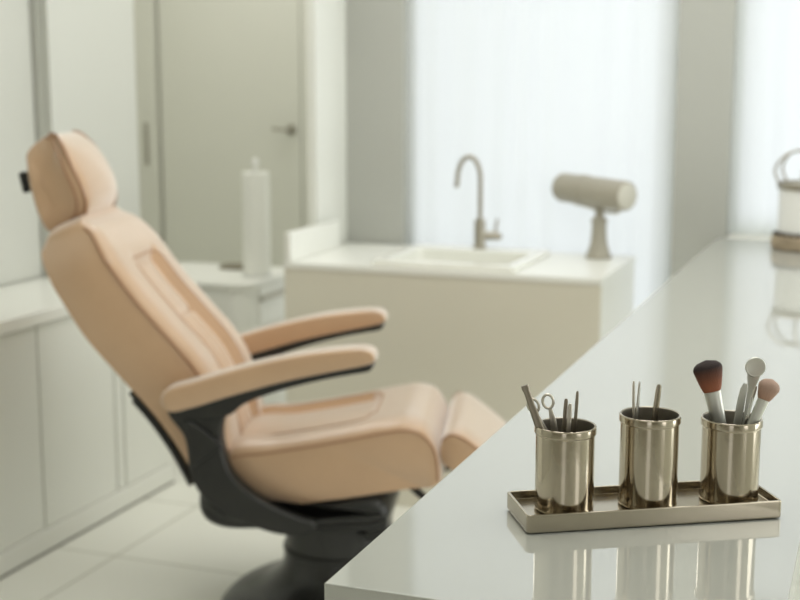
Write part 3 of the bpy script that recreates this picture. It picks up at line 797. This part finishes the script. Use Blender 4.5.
for sgn, nm in ((-1, 'near'), (1, 'far')):
    T3 = T0 if sgn < 0 else (lambda p: T0((p[0] - .036, p[1], p[2])))
    y0, y1 = (-.335, -.250) if sgn < 0 else (.250, .335)
    ym = (y0 + y1) / 2; hw = (y1 - y0) / 2; loops = []
    for thk in np.linspace(-PI / 2, PI / 2, 17):
        yy = ym + hw * math.sin(thk); k = abs(math.sin(thk)); ins = .012 * (1 - math.cos(math.asin(min(1, max(0, (k - .62) / .38)))))
        tn = np.roll(am, -1, 0) - np.roll(am, 1, 0); tn /= np.linalg.norm(tn, axis=1)[:, None]
        nrm = np.stack([tn[:, 1], -tn[:, 0]], 1)
        if np.sum((am - ca) * nrm) > 0: nrm = -nrm
        wgt = np.where((am - ca)[:, 1] - .33 * (am - ca)[:, 0] > 0, 1.0, .35)[:, None]
        P = am + nrm * ins * wgt
        loops.append([T3((p[0], yy, p[1])) for p in P])
    arm = clink('armrest', grid_loops(bmesh.new(), loops), 'leather', smooth=60)
    clink('arm_frame', slab(bmesh.new(), catmull(under, 80, closed=True), y0 + .003, y1 - .003, .006, T3), 'black', arm)
    ya, yb = (-.325, -.268) if sgn < 0 else (.268, .325)
    b_ = clink('arm_bracket', slab(bmesh.new(), catmull(br, 120, closed=True), ya, yb, .010, T3), 'black')
    cov = [(-.372, .560), (-.285, .505), (-.275, .498), (-.285, .485), (-.355, .425), (-.360, .44), (-.362, .50)]
    y_ = (ya - .012, ya + .01) if sgn < 0 else (yb - .01, yb + .012)
    clink('pivot_cover', slab(bmesh.new(), catmull(cov, 50, closed=True), y_[0], y_[1], .006, T3), 'black', b_)

T3 = T0
# --- under-seat housing
hs = [(-.330, .372), (-.350, .345), (-.354, .290), (-.335, .256), (-.290, .236), (-.20, .234), (-.10, .240), (.06, .250), (.15, .262), (.18, .285), (.16, .330), (.0, .312), (-.12, .296), (-.20, .312), (-.265, .365)]
clink('housing', slab(bmesh.new(), catmull(hs, 120, closed=True), -.29, .29, .03, T3), 'black')
rim = [(-.338, .352), (-.325, .315), (-.29, .285), (-.22, .268), (-.12, .262)]
for sgn in (-1, 1): clink('housing_rib', tube(bmesh.new(), catmull([T3((p[0], sgn * .288, p[1])) for p in rim], 40), .010, 10), 'blackmetal')
bm = bmesh.new(); box(bm, -.16, .17, -.22, .22, .215, .318, .012)
for v in bm.verts: v.co = Vector(T3(v.co))
clink('tilt_mechanism', bm, 'blackmetal')
bm = bmesh.new(); box(bm, .02, .13, -.20, -.13, .25, .30, .008); box(bm, .10, .15, -.17, -.12, .17, .24, .006)
for v in bm.verts: v.co = Vector(T3(v.co))
clink('lift_motor', bm, 'black')
# --- pedestal
FL = -KZ / KS
ped = [(0, .255), (.150, .255), (.157, .248), (.160, .148), (.160, .134), (.162, .10), (.166, .07), (.173, .045), (.195, .018), (.234, -.010), (.285, -.030), (.330, -.050), (.355, FL + .012), (.360, FL + .004), (.355, FL + .0005), (0, FL + .0005)]
ped = [ped[0], ped[1], ped[2]] + [tuple(p) for p in catmull(ped[2:], 60)]+[ped[-1]]
seen = []
for r_, z_ in ped:
    z2 = max(z_, FL + .0005); seen.append((max(0, r_) * KS, z2 * KS + KZ))
clink('pedestal', lathe(bmesh.new(), seen, 72), 'blackmetal', smooth=40)
bm = lathe(bmesh.new(), [(.160 * KS, .112 * KS + KZ), (.167 * KS, .108 * KS + KZ), (.168 * KS, .096 * KS + KZ), (.162 * KS, .092 * KS + KZ)], 72, close=True)
clink('collar_ring', bm, 'black', smooth=40)

# ================================================================== light
def area(name, loc, rot, sx, sy, power, col=(1, 1, 1), spread=None):
    l = bpy.data.lights.new(name, 'AREA'); l.shape = 'RECTANGLE'; l.size = sx; l.size_y = sy; l.energy = power; l.color = col
    if spread: l.spread = spread
    o = bpy.data.objects.new(name, l); C.objects.link(o); o.location = loc; o.rotation_euler = rot
    return o
DAY = (.95, .98, 1.0)
area('daylight_outside', (-.35, 5.5, 1.4), (-PI / 2, 0, 0), 4.4, 3.2, 36, DAY)
area('rear_fill', (.25, -2.35, 1.2), (PI / 2, 0, 0), 1.0, 2.3, 5, (1, .98, .94))  # fill through the guessed, unseen window behind the viewer
area('overhead_fill', (-.75, 3.5, 2.69), (0, 0, 0), 1.8, 1.5, 19, (1, .985, .94))  # unseen overhead light added as fill on tops and left wall
area('side_fill', (2.46, 3.35, 1.25), (0, PI / 2, 0), 1.9, 2.2, 54, (.97, 1, .965))  # unseen window light guessed at right, added as the main fill
area('near_side_fill', (2.46, .15, 1.35), (0, PI / 2, 0), 2.1, .95, 11, (1, .985, .94))  # unseen second light at right, added for the cups' bright band
area('drawer_fill', (-2.2, 4.05, 2.69), (0, 0, 0), .3, .3, 4.5, (1, .99, .95))  # unseen light added to brighten the drawer unit front
area('table_fill', (-.25, 1.7, 2.69), (0, 0, 0), .5, 1.2, 13, (1, .99, .95))  # unseen light added to lift the near end of the table
area('alcove_fill', (-2.9, 5.2, 2.69), (0, 0, 0), .7, .7, 8, (1, .98, .93))  # unseen light added to brighten the alcove and its door
w = bpy.data.worlds.new('sky'); S.world = w; w.use_nodes = True
w.node_tree.nodes['Background'].inputs['Color'].default_value = (.93, .97, 1, 1)
w.node_tree.nodes['Background'].inputs['Strength'].default_value = .35

S.view_settings.view_transform = 'Standard'; S.view_settings.look = 'None'
S.view_settings.exposure = 0.10; S.view_settings.gamma = 1.0; S.view_settings.use_curve_mapping = False
S.cycles.max_bounces = 12; S.cycles.diffuse_bounces = 8; S.cycles.glossy_bounces = 6
S.cycles.caustics_reflective = False; S.cycles.caustics_refractive = False
S.cycles.sample_clamp_indirect = 8
